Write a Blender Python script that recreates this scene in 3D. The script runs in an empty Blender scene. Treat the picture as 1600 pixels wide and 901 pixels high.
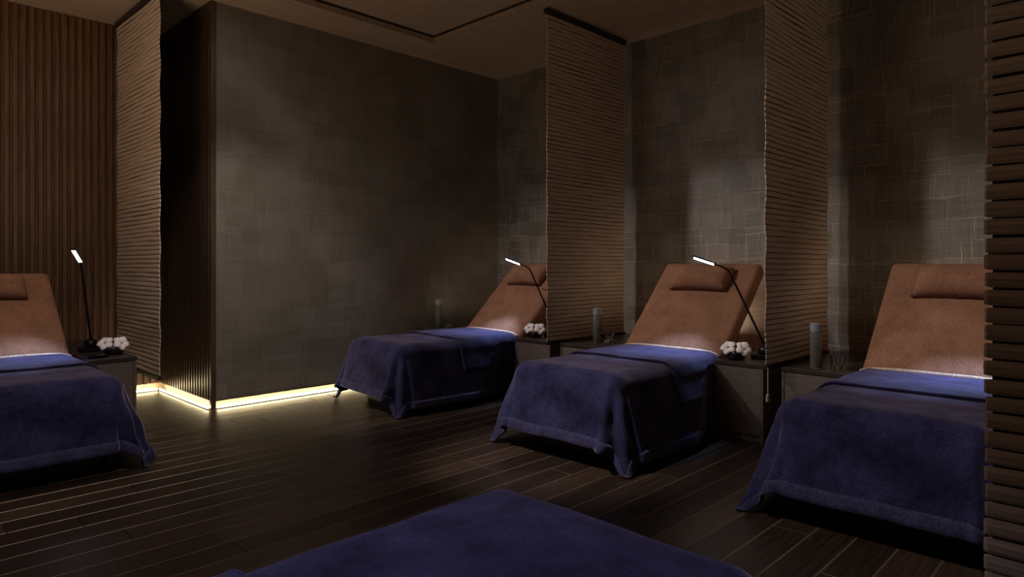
import bpy, bmesh, math, random
from mathutils import Vector, Matrix, noise
random.seed(7)
C = bpy.context.scene.collection
PI = math.pi
sc = bpy.context.scene

# ------------------------------------------------------------------ camera
cam_d = bpy.data.cameras.new('camera'); cam = bpy.data.objects.new('camera', cam_d); C.objects.link(cam)
cam_d.sensor_fit = 'HORIZONTAL'; cam_d.sensor_width = 36.0
cam_d.lens = 1029/1600*36.0
cam_d.shift_y = (412-450.5)/1600
cam_d.clip_start = 0.05
cam.location = (0, 0, 1.25); cam.rotation_euler = (PI/2, 0, 0.7754-PI/2)
sc.camera = cam
sc.view_settings.view_transform = 'Standard'; sc.view_settings.look = 'None'
sc.view_settings.gamma = 1.0; sc.view_settings.use_curve_mapping = False
sc.view_settings.exposure = 0.0
w = bpy.data.worlds.new('world'); sc.world = w; w.use_nodes = True
w.node_tree.nodes['Background'].inputs[0].default_value = (0.02, 0.016, 0.012, 1)
w.node_tree.nodes['Background'].inputs[1].default_value = 0.3

# ------------------------------------------------------------------ room lights
def aim(o, target):
    o.rotation_euler = (Vector(target)-o.location).to_track_quat('-Z', 'Y').to_euler()
def spot(loc, target, power, size=60, blend=0.6, col=(1, .9, .8), radius=0.10):
    d = bpy.data.lights.new('ceiling_spot', 'SPOT'); o = bpy.data.objects.new('ceiling_spot_light', d); C.objects.link(o)
    o.location = loc; d.energy = power; d.spot_size = math.radians(size); d.spot_blend = blend
    d.color = col; d.shadow_soft_size = radius; aim(o, target); return o
def area(loc, target, power, sx, sy, col=(1, .9, .8)):
    d = bpy.data.lights.new('area', 'AREA'); o = bpy.data.objects.new('area_light', d); C.objects.link(o)
    d.shape = 'RECTANGLE'; d.size = sx; d.size_y = sy; o.location = loc; d.energy = power; d.color = col
    aim(o, target); return o
H = 3.51
NEUT = (1, .90, .86)
SPOTS = [((1.90, 5.55, 3.45), (4.9, 4.80, .8), 180, 50),    # first bay
         ((2.00, 5.05, 3.50), (5.1, 2.70, .75), 240, 40),    # middle bay
         ((2.00, 3.10, 3.50), (5.1, 0.85, .75), 250, 40),    # right bay
         ((0.75, 3.10, 3.50), (0.9, 6.0, .7), 75, 60),      # left bay
         ((1.60, 3.30, 3.50), (2.6, 5.8, 1.05), 210, 42),     # grazes the plaster partition
         ((.70, 1.30, 3.50), (.85, 4.35, .3), 170, 30)]   # foot of the left lounger
for l, t, p, s in SPOTS: spot(l, t, p, s, .8, NEUT)
spot((0.10, 2.20, 3.50), (.95, 1.0, .55), 170, 36, .8, (.60, .68, 1))      # nearest lounger
WARM = (1, .74, .52)
for v, pw in ((5.6, 470), (3.6, 520), (1.7, 250)):                       # spots from the aisle onto the foot ends
    spot((.95, v, 3.5), (3.1, v-.75, .3), pw, 27, .8, NEUT)
area((1.1, 4.3, 3.49), (1.1, 4.3, 0), 12, 3.6, .03, NEUT)                 # made-up slot light along the aisle, for plank glints and soft fill
area((-.8, 4.2, 1.3), (-.7, 4.2, 3.5), 88, 1.0, 2.0, WARM)                # added fill out of view on the left, brightens the ceiling
area((2.7, -1.9, 1.7), (2.9, -1.2, 3.5), 22, 2.0, 1.0, WARM)               # second added fill, unseen on the right, lifts ceiling and blinds
for v in (.9, 2.86, 4.82):                                              # uplights behind the cabinets at the foot of the front wall
    area((5.60, v, .62), (5.62, v, 3.5), 7, .04, 1.3, WARM)

# ------------------------------------------------------------------ materials
def mat(name):
    m = bpy.data.materials.new(name); m.use_nodes = True
    n = m.node_tree.nodes; return m, n, m.node_tree.links, n['Principled BSDF']
def simple(name, col, rough=.5, metal=0, noise_scale=None, amt=.25, bump=0, coat=0):
    m, n, l, b = mat(name)
    b.inputs['Base Color'].default_value = (*col, 1); b.inputs['Roughness'].default_value = rough
    b.inputs['Metallic'].default_value = metal; b.inputs['Coat Weight'].default_value = coat
    if noise_scale:
        t = n.new('ShaderNodeTexNoise'); t.inputs['Scale'].default_value = noise_scale; t.inputs['Detail'].default_value = 6
        g = n.new('ShaderNodeTexCoord'); l.new(g.outputs['Object'], t.inputs['Vector'])
        r = n.new('ShaderNodeMapRange'); r.inputs['To Min'].default_value = 1-amt; r.inputs['To Max'].default_value = 1+amt
        l.new(t.outputs['Fac'], r.inputs['Value'])
        mx = n.new('ShaderNodeVectorMath'); mx.operation = 'SCALE'; mx.inputs[0].default_value = col
        l.new(r.outputs[0], mx.inputs['Scale']); l.new(mx.outputs[0], b.inputs['Base Color'])
        if bump:
            bp = n.new('ShaderNodeBump'); bp.inputs['Strength'].default_value = bump; bp.inputs['Distance'].default_value = .004
            l.new(t.outputs['Fac'], bp.inputs['Height']); l.new(bp.outputs[0], b.inputs['Normal'])
    return m
def wood(name, dark, light, rough, stretch=(1, 1, 12), scale=6, attr=None, coat=0, spec=.5, bump=.15):
    m, n, l, b = mat(name)
    g = n.new('ShaderNodeTexCoord'); mp = n.new('ShaderNodeMapping'); l.new(g.outputs['Object'], mp.inputs[0])
    mp.inputs['Scale'].default_value = stretch
    vec = mp.outputs[0]
    if attr:
        at = n.new('ShaderNodeAttribute'); at.attribute_name = attr
        ad = n.new('ShaderNodeVectorMath'); ad.operation = 'MULTIPLY_ADD'
        l.new(at.outputs['Color'], ad.inputs[0]); ad.inputs[1].default_value = (40, 40, 40); l.new(vec, ad.inputs[2]); vec = ad.outputs[0]
    t = n.new('ShaderNodeTexNoise'); t.inputs['Scale'].default_value = scale; t.inputs['Detail'].default_value = 8; t.inputs['Distortion'].default_value = .6
    l.new(vec, t.inputs['Vector'])
    r = n.new('ShaderNodeValToRGB'); r.color_ramp.elements[0].position = .3; r.color_ramp.elements[1].position = .72
    r.color_ramp.elements[0].color = (*dark, 1); r.color_ramp.elements[1].color = (*light, 1)
    l.new(t.outputs['Fac'], r.inputs[0]); out = r.outputs[0]
    if attr:
        s = n.new('ShaderNodeMapRange'); s.inputs['To Min'].default_value = .6; s.inputs['To Max'].default_value = 1.5
        l.new(at.outputs['Fac'], s.inputs['Value'])
        v = n.new('ShaderNodeVectorMath'); v.operation = 'SCALE'; l.new(out, v.inputs[0]); l.new(s.outputs[0], v.inputs['Scale']); out = v.outputs[0]
    l.new(out, b.inputs['Base Color'])
    b.inputs['Roughness'].default_value = rough; b.inputs['Coat Weight'].default_value = coat
    b.inputs['Specular IOR Level'].default_value = spec
    bp = n.new('ShaderNodeBump'); bp.inputs['Strength'].default_value = bump; bp.inputs['Distance'].default_value = .002
    l.new(t.outputs['Fac'], bp.inputs['Height']); l.new(bp.outputs[0], b.inputs['Normal'])
    return m
def plaster(name, lo=.50, lc=(.34, .31, .29), c0=(.095, .080, .058), c1=(.19, .168, .145)):
    """dark metallic plaster trowelled in overlapping rectangular patches"""
    m, n, l, b = mat(name)
    g = n.new('ShaderNodeTexCoord')
    sep = n.new('ShaderNodeSeparateXYZ'); l.new(g.outputs['Object'], sep.inputs[0])
    add = n.new('ShaderNodeMath'); l.new(sep.outputs[0], add.inputs[0]); l.new(sep.outputs[1], add.inputs[1])
    cmb = n.new('ShaderNodeCombineXYZ'); l.new(add.outputs[0], cmb.inputs[0]); l.new(sep.outputs[2], cmb.inputs[1])
    dn = n.new('ShaderNodeTexNoise'); dn.inputs['Scale'].default_value = 4.5; dn.inputs['Detail'].default_value = 5
    l.new(cmb.outputs[0], dn.inputs['Vector'])
    ds = n.new('ShaderNodeVectorMath'); ds.operation = 'MULTIPLY_ADD'; ds.inputs[1].default_value = (.055, .05, 0)
    l.new(dn.outputs['Color'], ds.inputs[0]); l.new(cmb.outputs[0], ds.inputs[2])
    lines = None; tones = None
    for i, (sc_, bw, rh, off, ofs) in enumerate([(1, .37, .22, .37, (0, 0, 0)), (1, .21, .33, .61, (3.3, 1.7, 0)), (1, .28, .15, .43, (7.1, 4.1, 0))]):
        o = n.new('ShaderNodeVectorMath'); o.operation = 'ADD'; o.inputs[1].default_value = ofs; l.new(ds.outputs[0], o.inputs[0])
        br = n.new('ShaderNodeTexBrick'); br.inputs['Scale'].default_value = 1; br.offset = off; br.squash = .7; br.squash_frequency = 3
        br.inputs['Brick Width'].default_value = bw; br.inputs['Row Height'].default_value = rh
        br.inputs['Mortar Size'].default_value = .0035; br.inputs['Mortar Smooth'].default_value = .4
        br.inputs['Color1'].default_value = (0, 0, 0, 1); br.inputs['Color2'].default_value = (1, 1, 1, 1)
        br.inputs['Mortar'].default_value = (.5, .5, .5, 1)
        l.new(o.outputs[0], br.inputs['Vector'])
        # keep each grid only in patches so that the outlines break off
        pn = n.new('ShaderNodeTexNoise'); pn.inputs['Scale'].default_value = 3.1; pn.inputs['Detail'].default_value = 3
        po = n.new('ShaderNodeVectorMath'); po.operation = 'ADD'; po.inputs[1].default_value = (i*9.7, i*3.1, 0)
        l.new(cmb.outputs[0], po.inputs[0]); l.new(po.outputs[0], pn.inputs['Vector'])
        pr = n.new('ShaderNodeMapRange'); pr.inputs['From Min'].default_value = lo; pr.inputs['From Max'].default_value = lo+.14
        l.new(pn.outputs['Fac'], pr.inputs['Value'])
        ml = n.new('ShaderNodeMath'); ml.operation = 'MULTIPLY'; l.new(br.outputs['Fac'], ml.inputs[0]); l.new(pr.outputs[0], ml.inputs[1])
        tc = n.new('ShaderNodeMath'); tc.operation = 'MULTIPLY'; l.new(br.outputs['Color'], tc.inputs[0]); tc.inputs[1].default_value = .33
        if lines is None: lines, tones = ml.outputs[0], tc.outputs[0]
        else:
            a = n.new('ShaderNodeMath'); a.operation = 'MAXIMUM'; l.new(lines, a.inputs[0]); l.new(ml.outputs[0], a.inputs[1]); lines = a.outputs[0]
            a = n.new('ShaderNodeMath'); l.new(tones, a.inputs[0]); l.new(tc.outputs[0], a.inputs[1]); tones = a.outputs[0]
    for st in ((2.5, 70, 1), (70, 2.5, 1)):          # trowel strokes, horizontal and vertical
        mp = n.new('ShaderNodeMapping'); mp.inputs['Scale'].default_value = st; l.new(ds.outputs[0], mp.inputs[0])
        sn = n.new('ShaderNodeTexNoise'); sn.inputs['Scale'].default_value = 1; sn.inputs['Detail'].default_value = 3; l.new(mp.outputs[0], sn.inputs['Vector'])
        mr = n.new('ShaderNodeMapRange'); mr.inputs['From Min'].default_value = .35; mr.inputs['From Max'].default_value = .75
        mr.inputs['To Min'].default_value = -.10; mr.inputs['To Max'].default_value = .22; l.new(sn.outputs['Fac'], mr.inputs['Value'])
        a = n.new('ShaderNodeMath'); l.new(tones, a.inputs[0]); l.new(mr.outputs[0], a.inputs[1]); tones = a.outputs[0]
    fine = n.new('ShaderNodeTexNoise'); fine.inputs['Scale'].default_value = 60; fine.inputs['Detail'].default_value = 4
    l.new(cmb.outputs[0], fine.inputs['Vector'])
    cr = n.new('ShaderNodeValToRGB'); cr.color_ramp.elements[0].position = .22; cr.color_ramp.elements[1].position = .8; cr.color_ramp.elements[0].color = (*c0, 1); cr.color_ramp.elements[1].color = (*c1, 1)
    l.new(tones, cr.inputs[0])
    mx = n.new('ShaderNodeMix'); mx.data_type = 'RGBA'; l.new(lines, mx.inputs['Factor']); l.new(cr.outputs[0], mx.inputs[6])
    mx.inputs[7].default_value = (*lc, 1); l.new(mx.outputs[2], b.inputs['Base Color'])
    b.inputs['Metallic'].default_value = .2; b.inputs['Coat Weight'].default_value = .5; b.inputs['Coat Roughness'].default_value = .42; b.inputs['Coat IOR'].default_value = 1.7
    rr = n.new('ShaderNodeMapRange'); rr.inputs['To Min'].default_value = .50; rr.inputs['To Max'].default_value = .36
    l.new(tones, rr.inputs['Value']); l.new(rr.outputs[0], b.inputs['Roughness'])
    hs = n.new('ShaderNodeMath'); hs.operation = 'MULTIPLY_ADD'; l.new(tones, hs.inputs[0]); hs.inputs[1].default_value = .5; l.new(lines, hs.inputs[2])
    h2 = n.new('ShaderNodeMath'); h2.operation = 'MULTIPLY_ADD'; l.new(fine.outputs['Fac'], h2.inputs[0]); h2.inputs[1].default_value = .25; l.new(hs.outputs[0], h2.inputs[2])
    bp = n.new('ShaderNodeBump'); bp.inputs['Strength'].default_value = .35; bp.inputs['Distance'].default_value = .006
    l.new(h2.outputs[0], bp.inputs['Height']); l.new(bp.outputs[0], b.inputs['Normal'])
    return m
def cloth(name, c0, c1, sheen, tint, nscale, fscale, bump, dist=.003, rough=.85):
    m, n, l, b = mat(name)
    g = n.new('ShaderNodeTexCoord')
    t = n.new('ShaderNodeTexNoise'); t.inputs['Scale'].default_value = nscale; t.inputs['Detail'].default_value = 5; t.inputs['Roughness'].default_value = .65
    l.new(g.outputs['Object'], t.inputs['Vector'])
    f = n.new('ShaderNodeTexNoise'); f.inputs['Scale'].default_value = fscale; f.inputs['Detail'].default_value = 3
    l.new(g.outputs['Object'], f.inputs['Vector'])
    r = n.new('ShaderNodeValToRGB'); r.color_ramp.elements[0].position = .35; r.color_ramp.elements[1].position = .65
    r.color_ramp.elements[0].color = (*c0, 1); r.color_ramp.elements[1].color = (*c1, 1)
    l.new(t.outputs['Fac'], r.inputs[0]); 
    fm = n.new('ShaderNodeMapRange'); fm.inputs['From Min'].default_value = .3; fm.inputs['From Max'].default_value = .7
    fm.inputs['To Min'].default_value = .6; fm.inputs['To Max'].default_value = 1.4; l.new(f.outputs['Fac'], fm.inputs['Value'])
    v = n.new('ShaderNodeVectorMath'); v.operation = 'SCALE'; l.new(r.outputs[0], v.inputs[0]); l.new(fm.outputs[0], v.inputs['Scale'])
    l.new(v.outputs[0], b.inputs['Base Color']); b.inputs['Roughness'].default_value = rough
    b.inputs['Specular IOR Level'].default_value = .1
    sm = n.new('ShaderNodeMapRange'); sm.inputs['From Min'].default_value = .3; sm.inputs['From Max'].default_value = .7
    sm.inputs['To Min'].default_value = sheen*.45; sm.inputs['To Max'].default_value = sheen; l.new(t.outputs['Fac'], sm.inputs['Value'])
    l.new(sm.outputs[0], b.inputs['Sheen Weight']); b.inputs['Sheen Tint'].default_value = (*tint, 1); b.inputs['Sheen Roughness'].default_value = .4
    bp = n.new('ShaderNodeBump'); bp.inputs['Strength'].default_value = bump; bp.inputs['Distance'].default_value = dist
    l.new(f.outputs['Fac'], bp.inputs['Height']); l.new(bp.outputs[0], b.inputs['Normal'])
    return m
def glow(name, col, s):
    m, n, l, b = mat(name); b.inputs['Base Color'].default_value = (*col, 1)
    b.inputs['Emission Color'].default_value = (*col, 1); b.inputs['Emission Strength'].default_value = s; return m
def glass(name, rough=0.02, col=(.92, .95, .93)):
    m, n, l, b = mat(name); b.inputs['Transmission Weight'].default_value = 1; b.inputs['Roughness'].default_value = rough
    b.inputs['IOR'].default_value = 1.45; b.inputs['Base Color'].default_value = (*col, 1); return m

M = {}
M['plaster'] = plaster('metallic_plaster')
M['plaster_soft'] = plaster('smooth_metallic_plaster', .56, (.18, .16, .14), (.112, .096, .068), (.165, .145, .115))
M['ceiling'] = wood('ceiling_veneer', (.28, .20, .145), (.43, .32, .24), .6, (.6, 14, 1), 5, bump=.05)
M['tray_edge'] = wood('dark_ceiling_trim', (.20, .14, .095), (.30, .21, .14), .5, (4, 4, 1), 5)
M['black'] = simple('matt_black', (.008, .007, .006), .5, 0, 30, .3)
M['floor'] = wood('stained_floor_planks', (.016, .010, .0065), (.055, .033, .021), .38, (1.2, 22, 1), 3, 'tone', 0, .4, .2)
M['edge'] = simple('glint_plank_edge', (.24, .19, .15), .3, .45, 14, .4)  # pale colour paints the glints that light draws along the plank bevels
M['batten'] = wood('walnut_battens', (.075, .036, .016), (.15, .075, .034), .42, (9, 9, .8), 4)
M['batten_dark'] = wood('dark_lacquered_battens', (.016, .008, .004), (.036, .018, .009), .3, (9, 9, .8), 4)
M['trim'] = wood('dark_bronze_trim', (.03, .017, .01), (.06, .035, .02), .35, (6, 6, .6), 4)
M['slat'] = wood('woven_slats', (.37, .285, .21), (.58, .46, .355), .6, (1.5, 3, 34), 4, bump=.3)
M['slat_back'] = simple('blind_backing', (.02, .009, .005), .9, 0, 80, .3)
M['headrail'] = simple('blind_headrail', (.012, .008, .007), .45, 0, 20, .3)
M['terry'] = cloth('brown_terry_towel', (.26, .128, .075), (.37, .185, .11), .2, (1, .7, .5), 4, 170, .9, .006)
M['velvet'] = cloth('navy_velvet', (.006, .0065, .025), (.030, .029, .084), .75, (.66, .57, .74), 3.6, 110, .5, .003)
M['hem'] = cloth('navy_hem_band', (.022, .021, .055), (.040, .037, .09), .6, (.7, .62, .85), 9, 110, .4)
M['lit_seat'] = cloth('lamplit_seat_beige', (.50, .36, .25), (.66, .50, .37), .2, (1, .8, .6), 8, 120, .4)
M['cabinet'] = wood('dark_oak_cabinet', (.095, .075, .064), (.15, .12, .104), .45, (2, 2, 16), 5, bump=.25)
M['cabtop'] = wood('dark_cabinet_top', (.022, .016, .013), (.045, .033, .026), .35, (2, 12, 1), 5)
M['base'] = simple('bed_plinth_lacquer', (.025, .02, .014), .4, 0, 12, .3)
M['lampblack'] = simple('satin_black_metal', (.006, .006, .007), .35, .6, 40, .2)
M['lampled'] = glow('cool_led_panel', (.86, .93, 1), 14)
M['striplight'] = glow('warm_led_strip', (1, .83, .48), 22)
M['petal'] = simple('orchid_petal', (.85, .80, .80), .55, 0, 30, .06)
M['petalc'] = simple('orchid_throat', (.75, .45, .30), .5, 0, 60, .3)
M['leaf'] = simple('orchid_leaf', (.06, .09, .025), .45, 0, 18, .4)
M['bowl'] = simple('dark_glazed_bowl', (.012, .009, .007), .18, 0, 25, .4)
M['glass'] = glass('bottle_glass', .12, (.97, .98, .97))
_g = M['glass'].node_tree.nodes['Principled BSDF']; _g.inputs['Transmission Weight'].default_value = .92; _g.inputs['Base Color'].default_value = (.70, .72, .66, 1)
M['tumbler'] = glass('tumbler_glass', .01, (.96, .97, 1))
M['water'] = glass('water', 0, (.97, .99, 1)); M['water'].node_tree.nodes['Principled BSDF'].inputs['IOR'].default_value = 1.33
M['cap'] = simple('brushed_grey_cap', (.32, .33, .38), .35, .4, 60, .15)
M['cord'] = simple('beige_cord', (.45, .38, .30), .8, 0, 60, .2)
M['tagm'] = simple('cream_cord_pull', (.62, .50, .36), .6, 0, 60, .2)
M['recess'] = simple('toe_kick_paint', (.62, .50, .36), .6, 0, 30, .08)
M['bronze'] = simple('spot_trim', (.02, .015, .012), .4, .5, 30, .2)

# ------------------------------------------------------------------ mesh helpers
def obj(name, bm, m, parent=None, smooth=False, loc=None):
    me = bpy.data.meshes.new(name); bmesh.ops.recalc_face_normals(bm, faces=bm.faces[:]); bm.to_mesh(me); bm.free()
    ms = m if isinstance(m, (list, tuple)) else [m]
    for x in ms: me.materials.append(x)
    if smooth:
        for p in me.polygons: p.use_smooth = True
    o = bpy.data.objects.new(name, me); C.objects.link(o)
    if parent: o.parent = parent
    if loc is not None: o.location = loc
    return o
def B(): return bmesh.new()
def box(bm, x0, x1, y0, y1, z0, z1, bev=0, mi=0):
    r = bmesh.ops.create_cube(bm, size=1); vs = r['verts']
    for v in vs: v.co = Vector((x0+(v.co.x+.5)*(x1-x0), y0+(v.co.y+.5)*(y1-y0), z0+(v.co.z+.5)*(z1-z0)))
    fs = list({f for v in vs for f in v.link_faces})
    for f in fs: f.material_index = mi
    if bev:
        es = list({e for v in vs for e in v.link_edges})
        bmesh.ops.bevel(bm, geom=es, offset=bev, segments=3, profile=.5, affect='EDGES')
    return bm
def tube(bm, pts, r, n=10, caps=True, radii=None):
    pts = [Vector(p) for p in pts]; rings = []
    up = None
    for i, p in enumerate(pts):
        d = (pts[min(i+1, len(pts)-1)]-pts[max(i-1, 0)]).normalized()
        if up is None: up = Vector((0, 0, 1)) if abs(d.z) < .9 else Vector((1, 0, 0))
        a = d.cross(up).normalized(); c = a.cross(d).normalized(); up = c
        rr = radii[i] if radii else r
        rings.append([bm.verts.new(p+rr*(math.cos(2*PI*k/n)*a+math.sin(2*PI*k/n)*c)) for k in range(n)])
    for A, D in zip(rings, rings[1:]):
        for k in range(n): bm.faces.new((A[k], A[(k+1) % n], D[(k+1) % n], D[k]))
    if caps:
        bm.faces.new(rings[0]); bm.faces.new(rings[-1])
    return bm
def lathe(bm, prof, cx=0, cy=0, n=32):
    rings = []
    for r, z in prof:
        if r < 1e-5: rings.append([bm.verts.new((cx, cy, z))])
        else: rings.append([bm.verts.new((cx+r*math.cos(2*PI*k/n), cy+r*math.sin(2*PI*k/n), z)) for k in range(n)])
    for A, D in zip(rings, rings[1:]):
        for k in range(n):
            k2 = (k+1) % n
            if len(A) == 1 and len(D) == 1: continue
            if len(A) == 1: bm.faces.new((A[0], D[k2], D[k]))
            elif len(D) == 1: bm.faces.new((A[k], A[k2], D[0]))
            else: bm.faces.new((A[k], A[k2], D[k2], D[k]))
    return bm
def thing(name, label, cat, loc=(0, 0, 0), rotz=0, group=None):
    o = bpy.data.objects.new(name, None); C.objects.link(o); o.location = loc; o.rotation_euler = (0, 0, rotz)
    o.empty_display_size = .1; tag(o, label, cat, group); return o
def tag(o, label, cat, group=None):
    o['label'] = label; o['category'] = cat
    if group: o['group'] = group
    return o
def struct(name, bm, m, smooth=False):
    o = obj(name, bm, m, None, smooth); o['kind'] = 'structure'; return o

# ------------------------------------------------------------------ room shell
UB, VA, UA, VC = 5.66, 5.796, 2.223, 7.058
U0, V0 = -1.15, -2.2
TU, TV = 4.262, 5.30          # far corner of the raised ceiling tray
KZ = .075                     # height of the lit toe gap
PW = .167
def floor():
    bm = B(); lay = bm.loops.layers.color.new('tone')
    rows = int((VC+.3-V0)/PW)+1
    for r in range(rows):
        v0 = VC+.1-(r+1)*PW; v1 = v0+PW; u = U0-random.uniform(0, 1.6)
        while u < UB+.05:
            L = random.uniform(1.1, 2.1); a, b = max(u, U0), min(u+L, UB+.05); u += L
            if b-a < .02: continue
            e, d = .0042, .003
            T = [bm.verts.new(p) for p in ((a+e, v0+e, 0), (b-e, v0+e, 0), (b-e, v1-e, 0), (a+e, v1-e, 0))]
            t = random.random(); fs = [bm.faces.new(T)]; prev = T
            for q, (oo, dd) in enumerate(((.0008, .0024), (.0006, .0045), (.0003, .010))):
                O = [bm.verts.new(p) for p in ((a+oo, v0+oo, -dd), (b-oo, v0+oo, -dd), (b-oo, v1-oo, -dd), (a+oo, v1-oo, -dd))]
                for k in range(4):
                    nf = bm.faces.new((O[k], O[(k+1) % 4], prev[(k+1) % 4], prev[k])); fs.append(nf); nf.material_index = 1 if (k in (0, 2) and q < 2) else 0
                prev = O
            for f in fs:
                for lp in f.loops: lp[lay] = (t, t, t, 1)
    box(bm, U0, UB+.05, V0, VC+.1, -.1, -.02)
    return struct('floor', bm, [M['floor'], M['edge']])
floor()
# ceiling with a raised tray and a black strip painted in for its shadow line
bm = B()
box(bm, TU, UB+.1, V0, VC+.1, H, H+.2); box(bm, U0, TU, TV, VC+.1, H, H+.2)
o = struct('ceiling', bm, M['ceiling'])
bm = B(); box(bm, U0, TU-.001, V0, TV-.001, H+.075, H+.2)
o = struct('ceiling_tray', bm, M['ceiling'])
bm = B()
box(bm, TU-.012, TU-.0005, V0, TV-.012, H+.0, H+.05); box(bm, U0, TU-.0005, TV-.012, TV-.0005, H+.0, H+.05)
struct('trim_1', bm, M['tray_edge'])
bm = B()
box(bm, TU-.010, TU-.0008, V0, TV-.012, H+.0501, H+.0745); box(bm, U0, TU-.0008, TV-.010, TV-.0008, H+.0501, H+.0745)
struct('shadow_line_strip', bm, M['black'])
# plaster walls
bm = B(); box(bm, UB, UB+.15, V0, VA+.2, -.02, H+.2); struct('wall_front', bm, M['plaster'])
bm = B(); box(bm, UA+.045, UB, VA, VA+.15, KZ, H); struct('wall_end', bm, M['plaster_soft'])
bm = B(); box(bm, UA+.03, UB, VA+.035, VA+.15, 0, KZ-.001); struct('baseboard_end', bm, M['recess'])
bm = B(); box(bm, UA, UA+.043, VA-.006, VA+.03, 0.001, H, .002); struct('trim_3', bm, M['trim'])
bm = B(); box(bm, UA+.045, UB, VA-.004, VA+.03, KZ-.008, KZ); struct('trim_4', bm, M['black'])
# battened walls: one extruded profile each
def battens(a0, a1, z0, z1, frame, pitch=.0605, depth=.022):
    """frame(a, d, z): a along the wall, d out of the wall"""
    bm = B(); pr = []; a = a0
    while a < a1-.5*pitch:
        pr += [(a, 0), (a+.010, 0), (a+.014, depth*.75), (a+.020, depth), (a+pitch-.014, depth), (a+pitch-.004, depth*.6), (a+pitch-.0005, 0)]
        a += pitch
    lo = [bm.verts.new(frame(p, d, z0)) for p, d in pr]; hi = [bm.verts.new(frame(p, d, z1)) for p, d in pr]
    bl = [bm.verts.new(frame(p, -.05, z0)) for p, d in (pr[0], pr[-1])]; bh = [bm.verts.new(frame(p, -.05, z1)) for p, d in (pr[0], pr[-1])]
    for i in range(len(pr)-1): bm.faces.new((lo[i], lo[i+1], hi[i+1], hi[i]))
    bm.faces.new(lo+[bl[1], bl[0]]); bm.faces.new(hi+[bh[1], bh[0]])
    bm.faces.new((bl[0], bl[1], bh[1], bh[0]))
    bm.faces.new((lo[0], hi[0], bh[0], bl[0])); bm.faces.new((lo[-1], hi[-1], bh[1], bl[1]))
    return bm
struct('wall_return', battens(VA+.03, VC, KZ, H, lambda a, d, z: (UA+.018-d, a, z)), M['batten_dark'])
bm = B(); box(bm, UA+.04, UA+.15, VA+.15, VC+.1, 0, KZ-.001); struct('baseboard_return', bm, M['recess'])
struct('wall_left', battens(U0, UA-.0, KZ, H, lambda a, d, z: (a, VC+.018-d, z)), M['batten'])
bm = B(); box(bm, U0, UA+.15, VC+.04, VC+.15, 0, H); struct('baseboard_left', bm, M['recess'])
# walls behind the viewer
bm = B(); box(bm, U0-.15, U0, V0-.15, VC+.15, -.02, H+.2); struct('wall_back', bm, M['plaster'])
bm = B(); box(bm, U0, UB+.15, V0-.15, V0, -.02, H+.2); struct('wall_right', bm, M['plaster'])

# LED strips in the toe gap
def led(a, b, horizontal, label):
    t = thing('led_strip_light', label, 'strip light', ((a[0]+b[0])/2, (a[1]+b[1])/2, 0.0), 0, 'led strips along the foot of the walls')
    cx, cy = t.location[0], t.location[1]
    bm = B(); box(bm, a[0]-cx, b[0]-cx, a[1]-cy, b[1]-cy, .001, .009); obj('channel', bm, M['cap'], t)
    bm = B(); e = .003; box(bm, a[0]-cx+e, b[0]-cx-e, a[1]-cy+e, b[1]-cy-e, .009, .024, .003); obj('diffuser', bm, M['striplight'], t)
led((UA+.05, VA-.018), (UB-.01, VA-.002), True, 'warm led strip glowing under the grey plaster wall')
led((UA-.024, VA+.01), (UA-.008, VC-.03), False, 'warm led strip under the short ribbed wall beside the corner post')
led((U0+.02, VC-.022), (UA-.03, VC-.006), True, 'warm led strip under the ribbed wall behind the left lounger')

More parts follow.
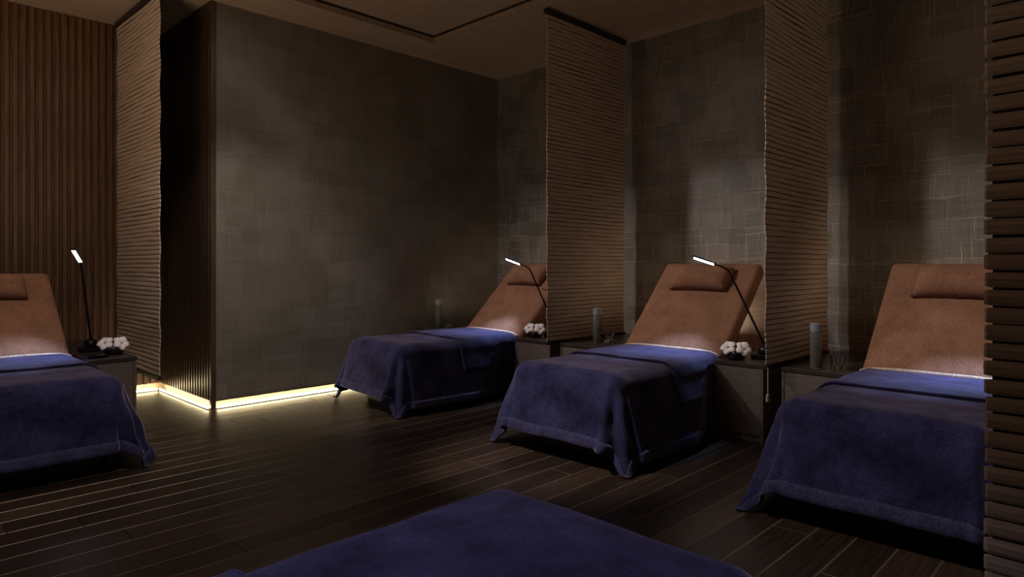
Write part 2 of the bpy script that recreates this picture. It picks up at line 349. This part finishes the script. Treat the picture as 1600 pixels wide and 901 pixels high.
# ------------------------------------------------------------------ blinds
def slat_blind(L, ztop, zbot, pitch=.038):
    """slats run along local +X from 0 to L; blind hangs in the XZ plane"""
    t = bpy.data.objects.new('slat_blind', None); C.objects.link(t)
    bm = B(); box(bm, -.02, L+.02, -.022, .022, ztop-.045, ztop-.002, .004); obj('headrail', bm, M['headrail'], t)
    top = ztop-.047
    def bulge(x, z):                       # the panel sags very slightly out of plane
        return .010*math.sin(z*7.0+x*1.7)*math.sin(PI*min(max(x/L, 0), 1))+.004*math.sin(z*17+x*5)
    XS = [0, .003, .009]+[L*q/14 for q in range(1, 14)]+[L-.009, L-.003, L]; nseg = len(XS)-1
    bm = B(); n = int((top-zbot)/pitch)
    for i in range(n):
        zc = top-pitch*(i+.5); r = random.Random(i*31+int(L*100)); hh = pitch*.5-.0019+r.uniform(-.0012, .0006)
        ph = r.uniform(0, 6); rings = []
        for k in range(nseg+1):
            x = XS[k]; w_ = .0012*math.sin(x*9+ph)+.0007*math.sin(x*2.2+zc*1.5)
            end = 1.0
            if k in (0, nseg): end = .35
            if k in (1, nseg-1): end = .98
            d = bulge(x, zc); pts = []
            if k == 0: x -= r.uniform(0, .004)
            if k == nseg: x += r.uniform(0, .004)
            for (py, pz) in ((-.0045, -.6), (-.0025, -.97), (.0025, -.97), (.0045, -.6), (.0052, .2), (.0025, .97), (-.0025, .97), (-.0052, .2)):
                pts.append(bm.verts.new((x, d+py*end, zc+w_+pz*hh*(end if end > .5 else .86))))
            rings.append(pts)
        for A, D in zip(rings, rings[1:]):
            for k in range(8): bm.faces.new((A[k], A[(k+1) % 8], D[(k+1) % 8], D[k]))
        bm.faces.new(rings[0]); bm.faces.new(rings[-1])
    obj('slat_panel', bm, M['slat'], t)
    bm = B(); nz = max(4, int((top-zbot)/.06)); g = {}
    for i in range(nz+1):
        for k in range(nseg+1):
            x = .012+(L-.024)*XS[k]/L; z = top-(top-zbot)*i/nz
            for s in (-1, 1): g[i, k, s] = bm.verts.new((x, bulge(x, z)+s*.001, z))
    for i in range(nz):
        for k in range(nseg):
            for s in (-1, 1): bm.faces.new((g[i, k, s], g[i+1, k, s], g[i+1, k+1, s], g[i, k+1, s]))
    obj('backing', bm, M['slat_back'], t)
    zb = top-pitch*n
    bm = B(); box(bm, -.003, L+.003, -.012, .012, zb-.032, zb-.001, .004); obj('bottom_rail', bm, M['headrail'], t)
    return t
def place_blind(t, loc, rz, label):
    t.location = loc; t.rotation_euler = (0, 0, rz); tag(t, label, 'blind', 'slatted hanging blinds between the beds'); return t
def copy_tree(o, parent=None):
    c = o.copy(); C.objects.link(c); c.parent = parent
    for ch in list(o.children): copy_tree(ch, c)
    return c
blind = slat_blind(1.17, H-.01, .54)
place_blind(blind, (4.36, 3.843, 0), 0, 'brown slatted blind hanging between the far lounger and the middle one')
b2 = copy_tree(blind); place_blind(b2, (4.36, 1.885, 0), 0, 'brown slatted blind with a beaded cord and square pull at its near edge')
b0 = slat_blind(1.17, H-.01, .30); place_blind(b0, (1.815, 5.775, 0), PI/2, 'brown slatted blind reaching lowest, behind the left lounger beside the dark ribbed wall')
b3 = slat_blind(1.25, H-.01+.06, .30); place_blind(b3, (1.74, .266, 0), -PI/2, 'nearest slatted blind, cut off by the right edge of the photo')
# pull cord of the second blind (bottom pull of beads and a square tag)
bm = B(); random.seed(3)
for k in range(14):
    z = .54-.0125*k
    bmesh.ops.create_icosphere(bm, subdivisions=1, radius=.0055, matrix=Matrix.Translation((-.002+.002*math.sin(k*1.3), -.018, z)))
tube(bm, [(-.002, -.018, .555), (-.002, -.018, .37)], .002, 6)
obj('pull_cord', bm, M['cord'], b2)
bm = B(); box(bm, -.021, .017, -.024, -.012, .325, .375, .004); pc = obj('cord_pull', bm, M['tagm'], b2); pc['label'] = 'square cream cord pull'

# ------------------------------------------------------------------ loungers
BL, BW = 1.28, .88          # flat part length, width
ZT = .555                   # top of the mattress
def rounded_slab(bm, L, W, T, r=.05, nx=14, ny=12, wrinkle=0.0, crown=.012, R=.035):
    """closed soft slab from x=0..L, y=-W/2..W/2, z=-T..0 with rounded rims"""
    top = {}; bot = {}
    def edge(s, n):              # 0 at the rim, 1 inside
        return s
    xs = [0, .012, .035, .07]+[.07+(L-.14)*k/nx for k in range(1, nx)]+[L-.07, L-.035, L-.012, L]
    ys = [0, .012, .035, .07]+[.07+(W-.14)*k/ny for k in range(1, ny)]+[W-.07, W-.035, W-.012, W]
    def drop(x, y):
        d = 0
        for q, Q in ((x, L), (y, W)):
            m = min(q, Q-q)
            if m < r: d = max(d, 1-math.sqrt(max(0, 1-(1-m/r)**2)))
        return d
    for i, x in enumerate(xs):
        for j, y in enumerate(ys):
            d = drop(x, y)
            cx, cy = x, y
            # round the corners in plan
            px, py = min(x, L-x), min(y, W-y)
            if px < R and py < R:
                a, b_ = R-px, R-py; q = math.hypot(a, b_)/max(a, b_, 1e-6)
                ox, oy = a/q, b_/q
                cx = R-ox if x < L/2 else L-R+ox
                cy = R-oy if y < W/2 else W-R+oy
            z = -d*min(r, T/2)+crown*math.sin(PI*x/L)*math.sin(PI*y/W)
            if wrinkle: z += wrinkle*(noise.noise(Vector((x*4, y*4, 3.1)))+.5*noise.noise(Vector((x*11, y*9, 1.1))))*(1-d)
            top[i, j] = bm.verts.new((cx, cy-W/2, z)); bot[i, j] = bm.verts.new((cx, cy-W/2, -T+d*min(r, T/2)))
    I, J = len(xs), len(ys)
    for i in range(I-1):
        for j in range(J-1):
            bm.faces.new((top[i, j], top[i+1, j], top[i+1, j+1], top[i, j+1]))
            bm.faces.new((bot[i, j], bot[i, j+1], bot[i+1, j+1], bot[i+1, j]))
    for i in range(I-1):
        for j in (0, J-1): bm.faces.new((top[i, j], bot[i, j], bot[i+1, j], top[i+1, j]))
    for j in range(J-1):
        for i in (0, I-1): bm.faces.new((top[i, j], top[i, j+1], bot[i, j+1], bot[i, j]))
    return bm
# local frame of a lounger: +X towards the head, origin on the floor at the foot end of the mattress
ANG = math.radians(45)
def make_lounger():
    t = bpy.data.objects.new('spa_lounger', None); C.objects.link(t)
    bm = B(); box(bm, .12, BL+.62, -.34, .34, .0, .30, .01); obj('plinth', bm, M['base'], t)
    bm = B(); box(bm, .03, BL+.66, -BW/2+.02, BW/2-.02, .302, .36, .012); obj('frame', bm, M['base'], t)
    bm = B(); rounded_slab(bm, BL+.08, BW, .19, .06, R=.11)
    for v in bm.verts: v.co.z += ZT; v.co.x += .04
    obj('seat_cushion', bm, M['terry'], t, True)
    bm = B(); rounded_slab(bm, 1.03, BW+.01, .13, .032, 18, 14, .006)
    ca, sa = math.cos(ANG), math.sin(ANG)
    for v in bm.verts:
        x, z = v.co.x, v.co.z
        # curl where the towel runs from the backrest onto the seat
        v.co.x, v.co.z = BL+.02+x*ca-z*sa, ZT-.02+x*sa+z*ca
    obj('backrest', bm, M['terry'], t, True)
    # beige roll paints the lamplit strip of seat at the fold of the back
    bm = B(); pts = []
    for k in range(25):
        y = -BW/2+.0+BW*k/24; f = 1-abs(2*k/24-1)**6
        pts.append((BL+.026+.004*math.sin(k*.9), y, ZT+.022+.010*f-.02*(1-f)))
    tube(bm, pts, .013, 8); e = obj('lit_seat_strip', bm, M['lit_seat'], t, True); e['label'] = 'beige lamplit seat strip'
    for y in (-.27, .27):
        bm = B(); box(bm, BL+.30, BL+.36, y-.03, y+.03, .355, .58, .006); obj('backrest_support', bm, M['base'], t)
    return t
def make_pillow():
    """soft roll-ended pillow lying on the backrest plane, origin at its centre underside"""
    bm = B(); W, Hh, T = .52, .25, .095; nx, ny = 26, 12; top = {}; bot = {}
    for i in range(nx+1):
        for j in range(ny+1):
            a = -1+2*i/nx; b_ = -1+2*j/ny
            e = max(0, (1-abs(a)**5))**.5*max(0, (1-abs(b_)**3))**.5
            x, y = a*W/2*(1-.035*(b_*b_)*0), b_*Hh/2*(1+.06*abs(a)**3)
            nz = .004*noise.noise(Vector((a*5, b_*3, 2)))
            top[i, j] = bm.verts.new((y, x, .02+T*e+nz)); bot[i, j] = top[i, j] if (i in (0, nx) or j in (0, ny)) else bm.verts.new((y, x, .02-.018*e))
    for i in range(nx):
        for j in range(ny):
            bm.faces.new((top[i, j], top[i+1, j], top[i+1, j+1], top[i, j+1]))
            q = (bot[i, j], bot[i, j+1], bot[i+1, j+1], bot[i+1, j])
            if len(set(q)) == 4:
                try: bm.faces.new(q)
                except ValueError: pass
    o = obj('pillow', bm, M['terry'], None, True)
    return o
# blanket ---------------------------------------------------------------
def drape(seed, L, W, Df, Ds, x_head, ztop, r=.11, flare=.30, off=0.0, a_from=None, a_to=None, clampz=.012):
    """returns f(a,b)-> point. a: cloth distance from the head edge to the foot, b: across"""
    rs = random.Random(seed); p1, p2, p3 = rs.uniform(0, 6), rs.uniform(0, 6), rs.uniform(0, 6)
    def prof(d):
        # d along the cloth past the edge -> outward, down
        q = r*PI/2
        if d < q: th = d/r; return r*math.sin(th), r*(1-math.cos(th))
        k = d-q; return r+flare*k, r+k*math.sqrt(1-flare*flare)
    def f(a, b):
        La = L-r; Wb = W/2-r+.015
        da = max(0, a-La); s = 1 if b > 0 else -1; db = max(0, abs(b)-Wb)
        x = min(a, La); y = s*min(abs(b), Wb)
        p = 2.6; d = (da**p+db**p)**(1/p)
        if d > 0:
            ux, uy = da/(da+db+1e-9), db/(da+db+1e-9); m = math.hypot(ux, uy); ux, uy = ux/m, uy/m
            o, dn = prof(d)
            edge = min(1, max(0, (d-r)/.35))
            # soft vertical folds, strongest at the corners
            corner = min(1, 4*da*db/(d*d+1e-9)) if da > 0 and db > 0 else 0
            w_ = .010*math.sin(a*11+b*3+p1)+.006*math.sin((a-b)*19+p2)
            w_ = w_*(.25+1.1*corner)+.03*corner*math.sin(math.atan2(db, da)*9+p3)
            o += edge*w_
            x += ux*o; y += s*uy*o; z = ztop-dn
        else: z = ztop
        z += .006*noise.noise(Vector((a*3.1+seed, b*3.3, 0)))+.0025*noise.noise(Vector((a*9, b*8, seed)))
        n_off = off
        if d > 0:
            th = min(d/r, PI/2-flare*.5)
            x += ux*math.sin(th)*n_off; y += s*uy*math.sin(th)*n_off; z += math.cos(th)*n_off
        else: z += n_off
        cap = .462+max(0, a-.22)*.35          # hangs straight where the cabinets stand close
        if abs(y) > cap: y = s*(cap+n_off*.3)
        z = max(z, clampz+.004*math.sin(a*13+b*17))
        return Vector((x_head-x, y, z))
    return f
def strip(bm, f, A0, A1, B0, B1, na, nb, lens=None):
    g = [[bm.verts.new(f(A0+(A1-A0)*i/na, B0+(B1-B0)*j/nb)) for j in range(nb+1)] for i in range(na+1)]
    for i in range(na):
        for j in range(nb): bm.faces.new((g[i][j], g[i+1][j], g[i+1][j+1], g[i][j+1]))
    return bm
def blanket(seed, loc, rz, label, Df=.40, Ds=.50, W=BW+.02, fl=.66):
    t = thing('blanket', label, 'blanket', loc, rz, 'navy velvet blankets')
    L = BL+.03; xh = BL; zt = ZT+.018; HM = .065
    f = drape(seed, L, W, Df, Ds, xh, zt)
    hb = W/2+Ds
    bm = B(); strip(bm, f, 0, L+Df, -hb, hb, 64, 84)
    o = obj('cover', bm, M['velvet'], t, True); m = o.modifiers.new('thick', 'SOLIDIFY'); m.thickness = .007; m.offset = -1
    # stitched hem band running round the three hanging edges
    f2 = drape(seed, L, W, Df, Ds, xh, zt, off=.0055)
    bm = B(); strip(bm, f2, L+Df-HM, L+Df+.002, -hb, hb, 3, 84); 
    strip(bm, f2, 0.02, L+Df-HM, -hb, -hb+HM, 50, 3); strip(bm, f2, 0.02, L+Df-HM, hb-HM, hb, 50, 3)
    bmesh.ops.remove_doubles(bm, verts=bm.verts[:], dist=1e-5)
    o = obj('hem', bm, M['hem'], t, True); m = o.modifiers.new('thick', 'SOLIDIFY'); m.thickness = .007; m.offset = 0
    # turned-down top end lying over the cover
    f3 = drape(seed, L, W, Df, Ds, xh, zt, off=.016)
    bm = B(); sb = W/2+.24
    strip(bm, f3, 0.0, fl, -sb, sb, 30, 60)
    o = obj('turned_down_fold', bm, M['velvet'], t, True); m = o.modifiers.new('thick', 'SOLIDIFY'); m.thickness = .014; m.offset = -1
    # rolled lip of the turn-down
    bm = B(); pts = [f3(fl, -sb+2*sb*k/50)-Vector((0, 0, .006)) for k in range(51)]
    tube(bm, pts, .0085, 8); obj('fold_edge', bm, M['velvet'], t, True)
    return t

lounger0 = make_lounger(); pillow0 = make_pillow(); used = [False]
def place_bed(foot, rz, seed, ll, bl, pl, psx=0.0, fl=.66, tilt=0.0):
    t = lounger0 if not used[0] else copy_tree(lounger0)
    t.location = (*foot, 0); t.rotation_euler = (0, 0, rz); tag(t, ll, 'lounger', 'spa loungers')
    hinge = Matrix.Translation((BL+.02, 0, ZT-.02)); TR = hinge @ Matrix.Rotation(math.radians(tilt), 4, 'Y') @ hinge.inverted()
    if tilt:
        for c in t.children:
            if c.name.startswith('backrest') and 'support' not in c.name: c.matrix_local = TR
    blanket(seed, (*foot, 0), rz, bl, fl=fl)
    p = pillow0 if not used[0] else pillow0.copy()
    if used[0]: C.objects.link(p)
    used[0] = True
    s = .80; ca, sa = math.cos(ANG), math.sin(ANG)
    lc = Vector((BL+.02+s*ca-.004*sa, psx, ZT-.02+s*sa+.004*ca+.002))
    R = Matrix.Rotation(rz, 4, 'Z'); p.matrix_world = Matrix.Translation((*foot, 0)) @ R @ TR @ Matrix.Translation(lc) @ Matrix.Rotation(-ANG, 4, 'Y')
    tag(p, pl, 'pillow', 'small brown towelling pillows')
    return t
FOOT = 3.30
place_bed((FOOT, 2.78), 0, 11, 'brown towelling spa lounger in the middle, its back raised under the brightest lamp',
          'navy velvet blanket over the middle lounger, corners touching the floor',
          'small brown pillow on the middle lounger, partly behind the glowing lamp head')
place_bed((FOOT-.02, 4.93), math.radians(-5), 5, 'farthest brown spa lounger, beside the grey plaster wall',
          'navy velvet blanket on the farthest lounger beside the plaster wall',
          'small brown pillow on the farthest lounger')
place_bed((FOOT, .93), 0, 23, 'brown spa lounger at the right, partly hidden by the nearest blind',
          'navy velvet blanket on the right-hand lounger, cut by the nearest blind',
          'small brown pillow on the right-hand lounger behind the nearest blind')
place_bed((.77, 4.50), PI/2, 31, 'brown spa lounger at the left edge against the ribbed wooden wall',
          'navy velvet blanket on the left lounger with a pale hem across its foot',
          'small brown pillow on the left lounger, cut by the photo edge', tilt=6)
place_bed((1.46, 1.05), PI, 47, 'nearest spa lounger in the foreground, only its blanketed foot end in view',
          'navy velvet blanket filling the bottom of the photo in the foreground',
          'small brown pillow on the nearest lounger, outside the photo', fl=.42)

# ------------------------------------------------------------------ bedside cabinets
CT = .55
def cabinet(loc, rz, W, D, label):
    """front faces local -X; body from x=0..D, y=0..W"""
    t = thing('bedside_cabinet', label, 'cabinet', loc, rz, 'dark wooden bedside cabinets')
    bm = B(); box(bm, .012, D, .004, W-.004, .0, CT-.031, .003); obj('body', bm, M['cabinet'], t)
    bm = B(); box(bm, -.002, D, 0, W, CT-.03, CT, .003); obj('cabinet_top', bm, M['cabtop'], t)
    bm = B(); box(bm, .002, .0115, .024, W-.024, .05, CT-.035, .002); obj('door', bm, M['cabinet'], t)
    bm = B(); box(bm, -.001, .0115, .004, .022, .0, CT-.031, .002); obj('side_stile', bm, M['cabinet'], t)
    bm = B(); box(bm, -.001, .0115, W-.022, W-.004, .0, CT-.031, .002); obj('side_stile', bm, M['cabinet'], t)
    return t
FU = 4.47
cabinet((FU, 1.945, 0), 0, .365, UB-FU-.01, 'dark cabinet right of the middle lounger, carrying the orchid and lamp')
cabinet((FU, 1.40, 0), 0, .425, UB-FU-.01, 'dark cabinet left of the right-hand lounger, carrying a bottle and tumbler')
cabinet((FU, 3.26, 0), 0, .53, UB-FU-.01, 'dark cabinet left of the middle lounger, under a bottle and tumbler')
cabinet((FU, 3.90, 0), 0, .44, UB-FU-.01, 'dark cabinet right of the farthest lounger, beside the slatted blind')
cabinet((FU, 5.34, 0), 0, .44, UB-FU-.01, 'dark cabinet left of the farthest lounger against the plaster wall')
cabinet((FU, .0, 0), 0, .44, UB-FU-.01, 'dark cabinet behind the nearest blind, right of the right-hand lounger')
cabinet((1.575, 5.52, 0), PI/2, .32, VC-5.52-.03, 'dark cabinet right of the left lounger, before the ribbed wall')

# ------------------------------------------------------------------ reading lamps
def reading_lamp(loc, elbow, head0, tip, face, label, power=5.0, base_rz=0, light_dir=(-.35, .30, -1)):
    """points relative to loc (on the cabinet top); face: direction the led panel looks"""
    t = thing('reading_lamp', label, 'lamp', loc, 0, 'slim black reading lamps')
    bm = B(); box(bm, -.075, .075, -.075, .075, 0, .035, .004)
    bmesh.ops.rotate(bm, verts=bm.verts[:], matrix=Matrix.Rotation(base_rz, 3, 'Z')); obj('base', bm, M['lampblack'], t)
    bm = B(); lathe(bm, [(0, .036), (.046, .036), (.05, .05), (.047, .072), (.034, .092), (.014, .10), (0, .101)], n=24); obj('swivel_dome', bm, M['lampblack'], t, True)
    e, h0, tp = Vector(elbow), Vector(head0), Vector(tip); s = Vector((0, 0, .095))
    pts = [s+(e-s)*k/10 for k in range(10)]
    for k in range(9):
        q = k/8; pts.append(e*(1-q)**2+2*q*(1-q)*(e+(e-s).normalized()*.035)+h0*q*q)
    bm = B(); tube(bm, pts, .0075, 10, radii=[.009-.003*i/len(pts) for i in range(len(pts))]); obj('arm', bm, M['lampblack'], t, True)
    d = (tp-h0).normalized(); n_ = Vector(face); n_ = (n_-d*n_.dot(d)).normalized(); w_ = d.cross(n_)
    Lh = (tp-h0).length; mid = (h0+tp)/2
    def frame(bm):
        for v in bm.verts: v.co = mid+d*v.co.x+w_*v.co.y+n_*v.co.z
    bm = B(); box(bm, -Lh/2-.004, Lh/2+.012, -.016, .016, -.009, .003, .004); frame(bm); obj('lamp_head', bm, M['lampblack'], t)
    bm = B(); box(bm, -Lh/2+.012, Lh/2-.002, -.0125, .0125, .0032, .0062, .001); frame(bm); p = obj('led_panel', bm, M['lampled'], t); p['label'] = 'glowing white led panel'
    ld = bpy.data.lights.new('lamp_light', 'SPOT'); lo = bpy.data.objects.new('lamp_light', ld); C.objects.link(lo); lo.parent = t
    ld.spot_size = math.radians(70); ld.spot_blend = 1.0; ld.shadow_soft_size = .02
    ld.energy = power; ld.color = (.40, .57, 1)
    lo.location = mid+n_*.012; lo.rotation_euler = Vector(light_dir).to_track_quat('-Z', 'Y').to_euler()
    return t
BLP = (4.78, 2.07, CT)
def rel(p, b): return tuple(p[i]-b[i] for i in range(3))
E2, H2, T2 = (4.68, 2.298, 1.187), (4.64, 2.391, 1.245), (4.60, 2.551, 1.300)
F2 = (-.55, .02, -.8)
reading_lamp(BLP, rel(E2, BLP), rel(H2, BLP), rel(T2, BLP), F2, 'black reading lamp arching over the middle lounger, glowing white', 85)
LB1 = (4.78, 4.11, CT)
reading_lamp(LB1, rel(E2, BLP), rel(H2, BLP), rel(T2, BLP), F2, 'black reading lamp over the farthest lounger, its arm going behind the blind', 85)
LB4 = (4.78, .20, CT)
reading_lamp(LB4, rel(E2, BLP), rel(H2, BLP), rel(T2, BLP), F2, 'black reading lamp of the right-hand lounger, hidden behind the nearest blind', 85)
LB0 = (1.405, 6.10, CT)
reading_lamp(LB0, rel((1.295, 5.90, 1.235), LB0), rel((1.29, 5.88, 1.26), LB0), rel((1.215, 5.76, 1.352), LB0), (-.45, -.75, -.5), 'black reading lamp standing upright on the cabinet by the left lounger', 70, 0, (-.50, -.28, -.95))

# ------------------------------------------------------------------ bottles and tumblers
def bottle(label):
    t = thing('water_bottle', label, 'bottle', (0, 0, 0), 0, 'clear water bottles with grey caps')
    bm = B(); R = .0375
    lathe(bm, [(0, .001), (R-.006, .001), (R, .006), (R, .235), (R-.003, .247), (.033, .249), (.033, .262), (.030, .262), (.030, .246), (R-.005, .236), (R-.005, .014), (0, .012)]); obj('glass_body', bm, M['glass'], t, True)
    bm = B(); lathe(bm, [(0, .305), (.034, .305), (.0365, .302), (.0365, .252), (.034, .2505), (.0338, .264), (0, .264)]); obj('cap', bm, M['cap'], t); return t
def tumbler(label):
    t = thing('glass_tumbler', label, 'glass', (0, 0, 0), 0, 'clear cut glass tumblers')
    bm = B(); n = 24
    prof = [(0, .002), (.034, .002), (.038, .006), (.040, .03), (.0445, .07), (.050, .135), (.0505, .138), (.0475, .138), (.0425, .07), (.037, .034), (.02, .028), (0, .026)]
    rings = []
    for i, (r, z) in enumerate(prof):
        if r < 1e-5: rings.append([bm.verts.new((0, 0, z))]); continue
        rings.append([bm.verts.new((r*(1+(.045*(k % 2) if 1 < i < 5 else 0))*math.cos(2*PI*k/n), r*(1+(.045*(k % 2) if 1 < i < 5 else 0))*math.sin(2*PI*k/n), z)) for k in range(n)])
    for A, D in zip(rings, rings[1:]):
        for k in range(n):
            k2 = (k+1) % n
            if len(A) == 1: bm.faces.new((A[0], D[k2], D[k]))
            elif len(D) == 1: bm.faces.new((A[k], A[k2], D[0]))
            else: bm.faces.new((A[k], A[k2], D[k2], D[k]))
    obj('glass_wall', bm, M['tumbler'], t); return t
bo = bottle('clear water bottle on the cabinet between the middle and right-hand loungers'); bo.location = (4.55, 1.625, CT)
c = copy_tree(bo); c.location = (4.71, 3.555, CT); c['label'] = 'clear water bottle left of the middle lounger, before the slatted blind'
c = copy_tree(bo); c.location = (4.62, 5.66, CT); c['label'] = 'clear water bottle beyond the farthest lounger, against the plaster wall'
tu = tumbler('cut glass tumbler on the cabinet left of the right-hand lounger'); tu.location = (4.60, 1.507, CT)
c = copy_tree(tu); c.location = (4.72, 3.43, CT); c['label'] = 'cut glass tumbler left of the middle lounger'
c = copy_tree(tu); c.location = (4.66, 5.54, CT); c['label'] = 'cut glass tumbler beyond the farthest lounger'

# ------------------------------------------------------------------ orchids
def petal(bm, c, d, up, L, W):
    d = Vector(d).normalized(); up = Vector(up).normalized(); s = d.cross(up).normalized(); g = []
    for i in range(6):
        q = i/5; row = []
        for j in range(5):
            a = -1+j/2; w_ = W*math.sin(PI*min(.97, .12+q*.86))**.7
            row.append(bm.verts.new(Vector(c)+d*(L*q)+s*(a*w_/2)+up*(.010*q*(1-q)*4-.006*a*a-.010*q*q)))
        g.append(row)
    for i in range(5):
        for j in range(4): bm.faces.new((g[i][j], g[i+1][j], g[i+1][j+1], g[i][j+1]))
def orchid(label, loc, rz, bowl_r=.072):
    t = thing('potted_orchid', label, 'flower', loc, rz, 'white orchids in dark bowls')
    k = bowl_r
    bm = B(); lathe(bm, [(0, .001), (k*.62, .001), (k*.92, .016), (k, .038), (k*.93, .056), (k*.84, .062), (k*.80, .058), (k*.85, .038), (0, .03)], n=28); obj('bowl', bm, M['bowl'], t, True)
    bm = B()
    for a in (0.3, 2.2, 3.9, 5.3):
        petal(bm, (0, 0, .045), (math.cos(a), math.sin(a), .35), (0, 0, 1), .07, .032)
    o = obj('leaf', bm, M['leaf'], t, True); m = o.modifiers.new('t', 'SOLIDIFY'); m.thickness = .0015
    # blooms look towards local -X (towards the aisle) and up
    for bi, (cx, cy, cz, nz) in enumerate(((-.03, .055, .088, (-.72, .30, .62)), (-.045, -.050, .085, (-.8, -.32, .5)))):
        n_ = Vector(nz).normalized(); a1 = n_.orthogonal().normalized(); a2 = n_.cross(a1)
        bm = B()
        for q in range(5):
            an = q*2*PI/5+.35*bi+.3; d = math.cos(an)*a1+math.sin(an)*a2
            petal(bm, Vector((cx, cy, cz))+n_*.004*(q % 2), d+n_*.15, n_, 0.062, .062)
        o = obj('bloom', bm, M['petal'], t, True); m = o.modifiers.new('t', 'SOLIDIFY'); m.thickness = .0012
        bm = B(); bmesh.ops.create_icosphere(bm, subdivisions=2, radius=.0075, matrix=Matrix.Translation(Vector((cx, cy, cz))+n_*.012)); obj('throat', bm, M['petalc'], o, True)
        bm = B(); tube(bm, [(0, 0, .045), (cx*.4, cy*.8, cz-.012), (cx, cy, cz-.002)], .0022, 6); obj('stem', bm, M['leaf'], t, True)
    return t
orchid('white orchid in a dark bowl on the cabinet right of the middle lounger', (4.60, 2.205, CT), math.radians(25))
orchid('small white orchid on the cabinet right of the farthest lounger', (4.66, 4.25, CT), math.radians(30))
orchid('white orchid in a round dark bowl beside the left lounger', (1.49, 5.80, CT), math.radians(75), .078)
def booklet(label, loc, rz):
    t = thing('booklet', label, 'booklet', loc, rz)
    bm = B(); box(bm, -.07, .07, -.05, .05, .001, .004, .001); box(bm, -.07, .07, -.05, .05, .016, .019, .001); box(bm, -.07, .07, -.053, -.049, .001, .019, .001); obj('book_cover', bm, M['lampblack'], t)
    bm = B(); box(bm, -.067, .067, -.048, .047, .0042, .0158); obj('pages', bm, M['cabinet'], t)
booklet('dark booklet lying in front of the upright lamp by the left lounger', (1.33, 5.66, CT), .2)
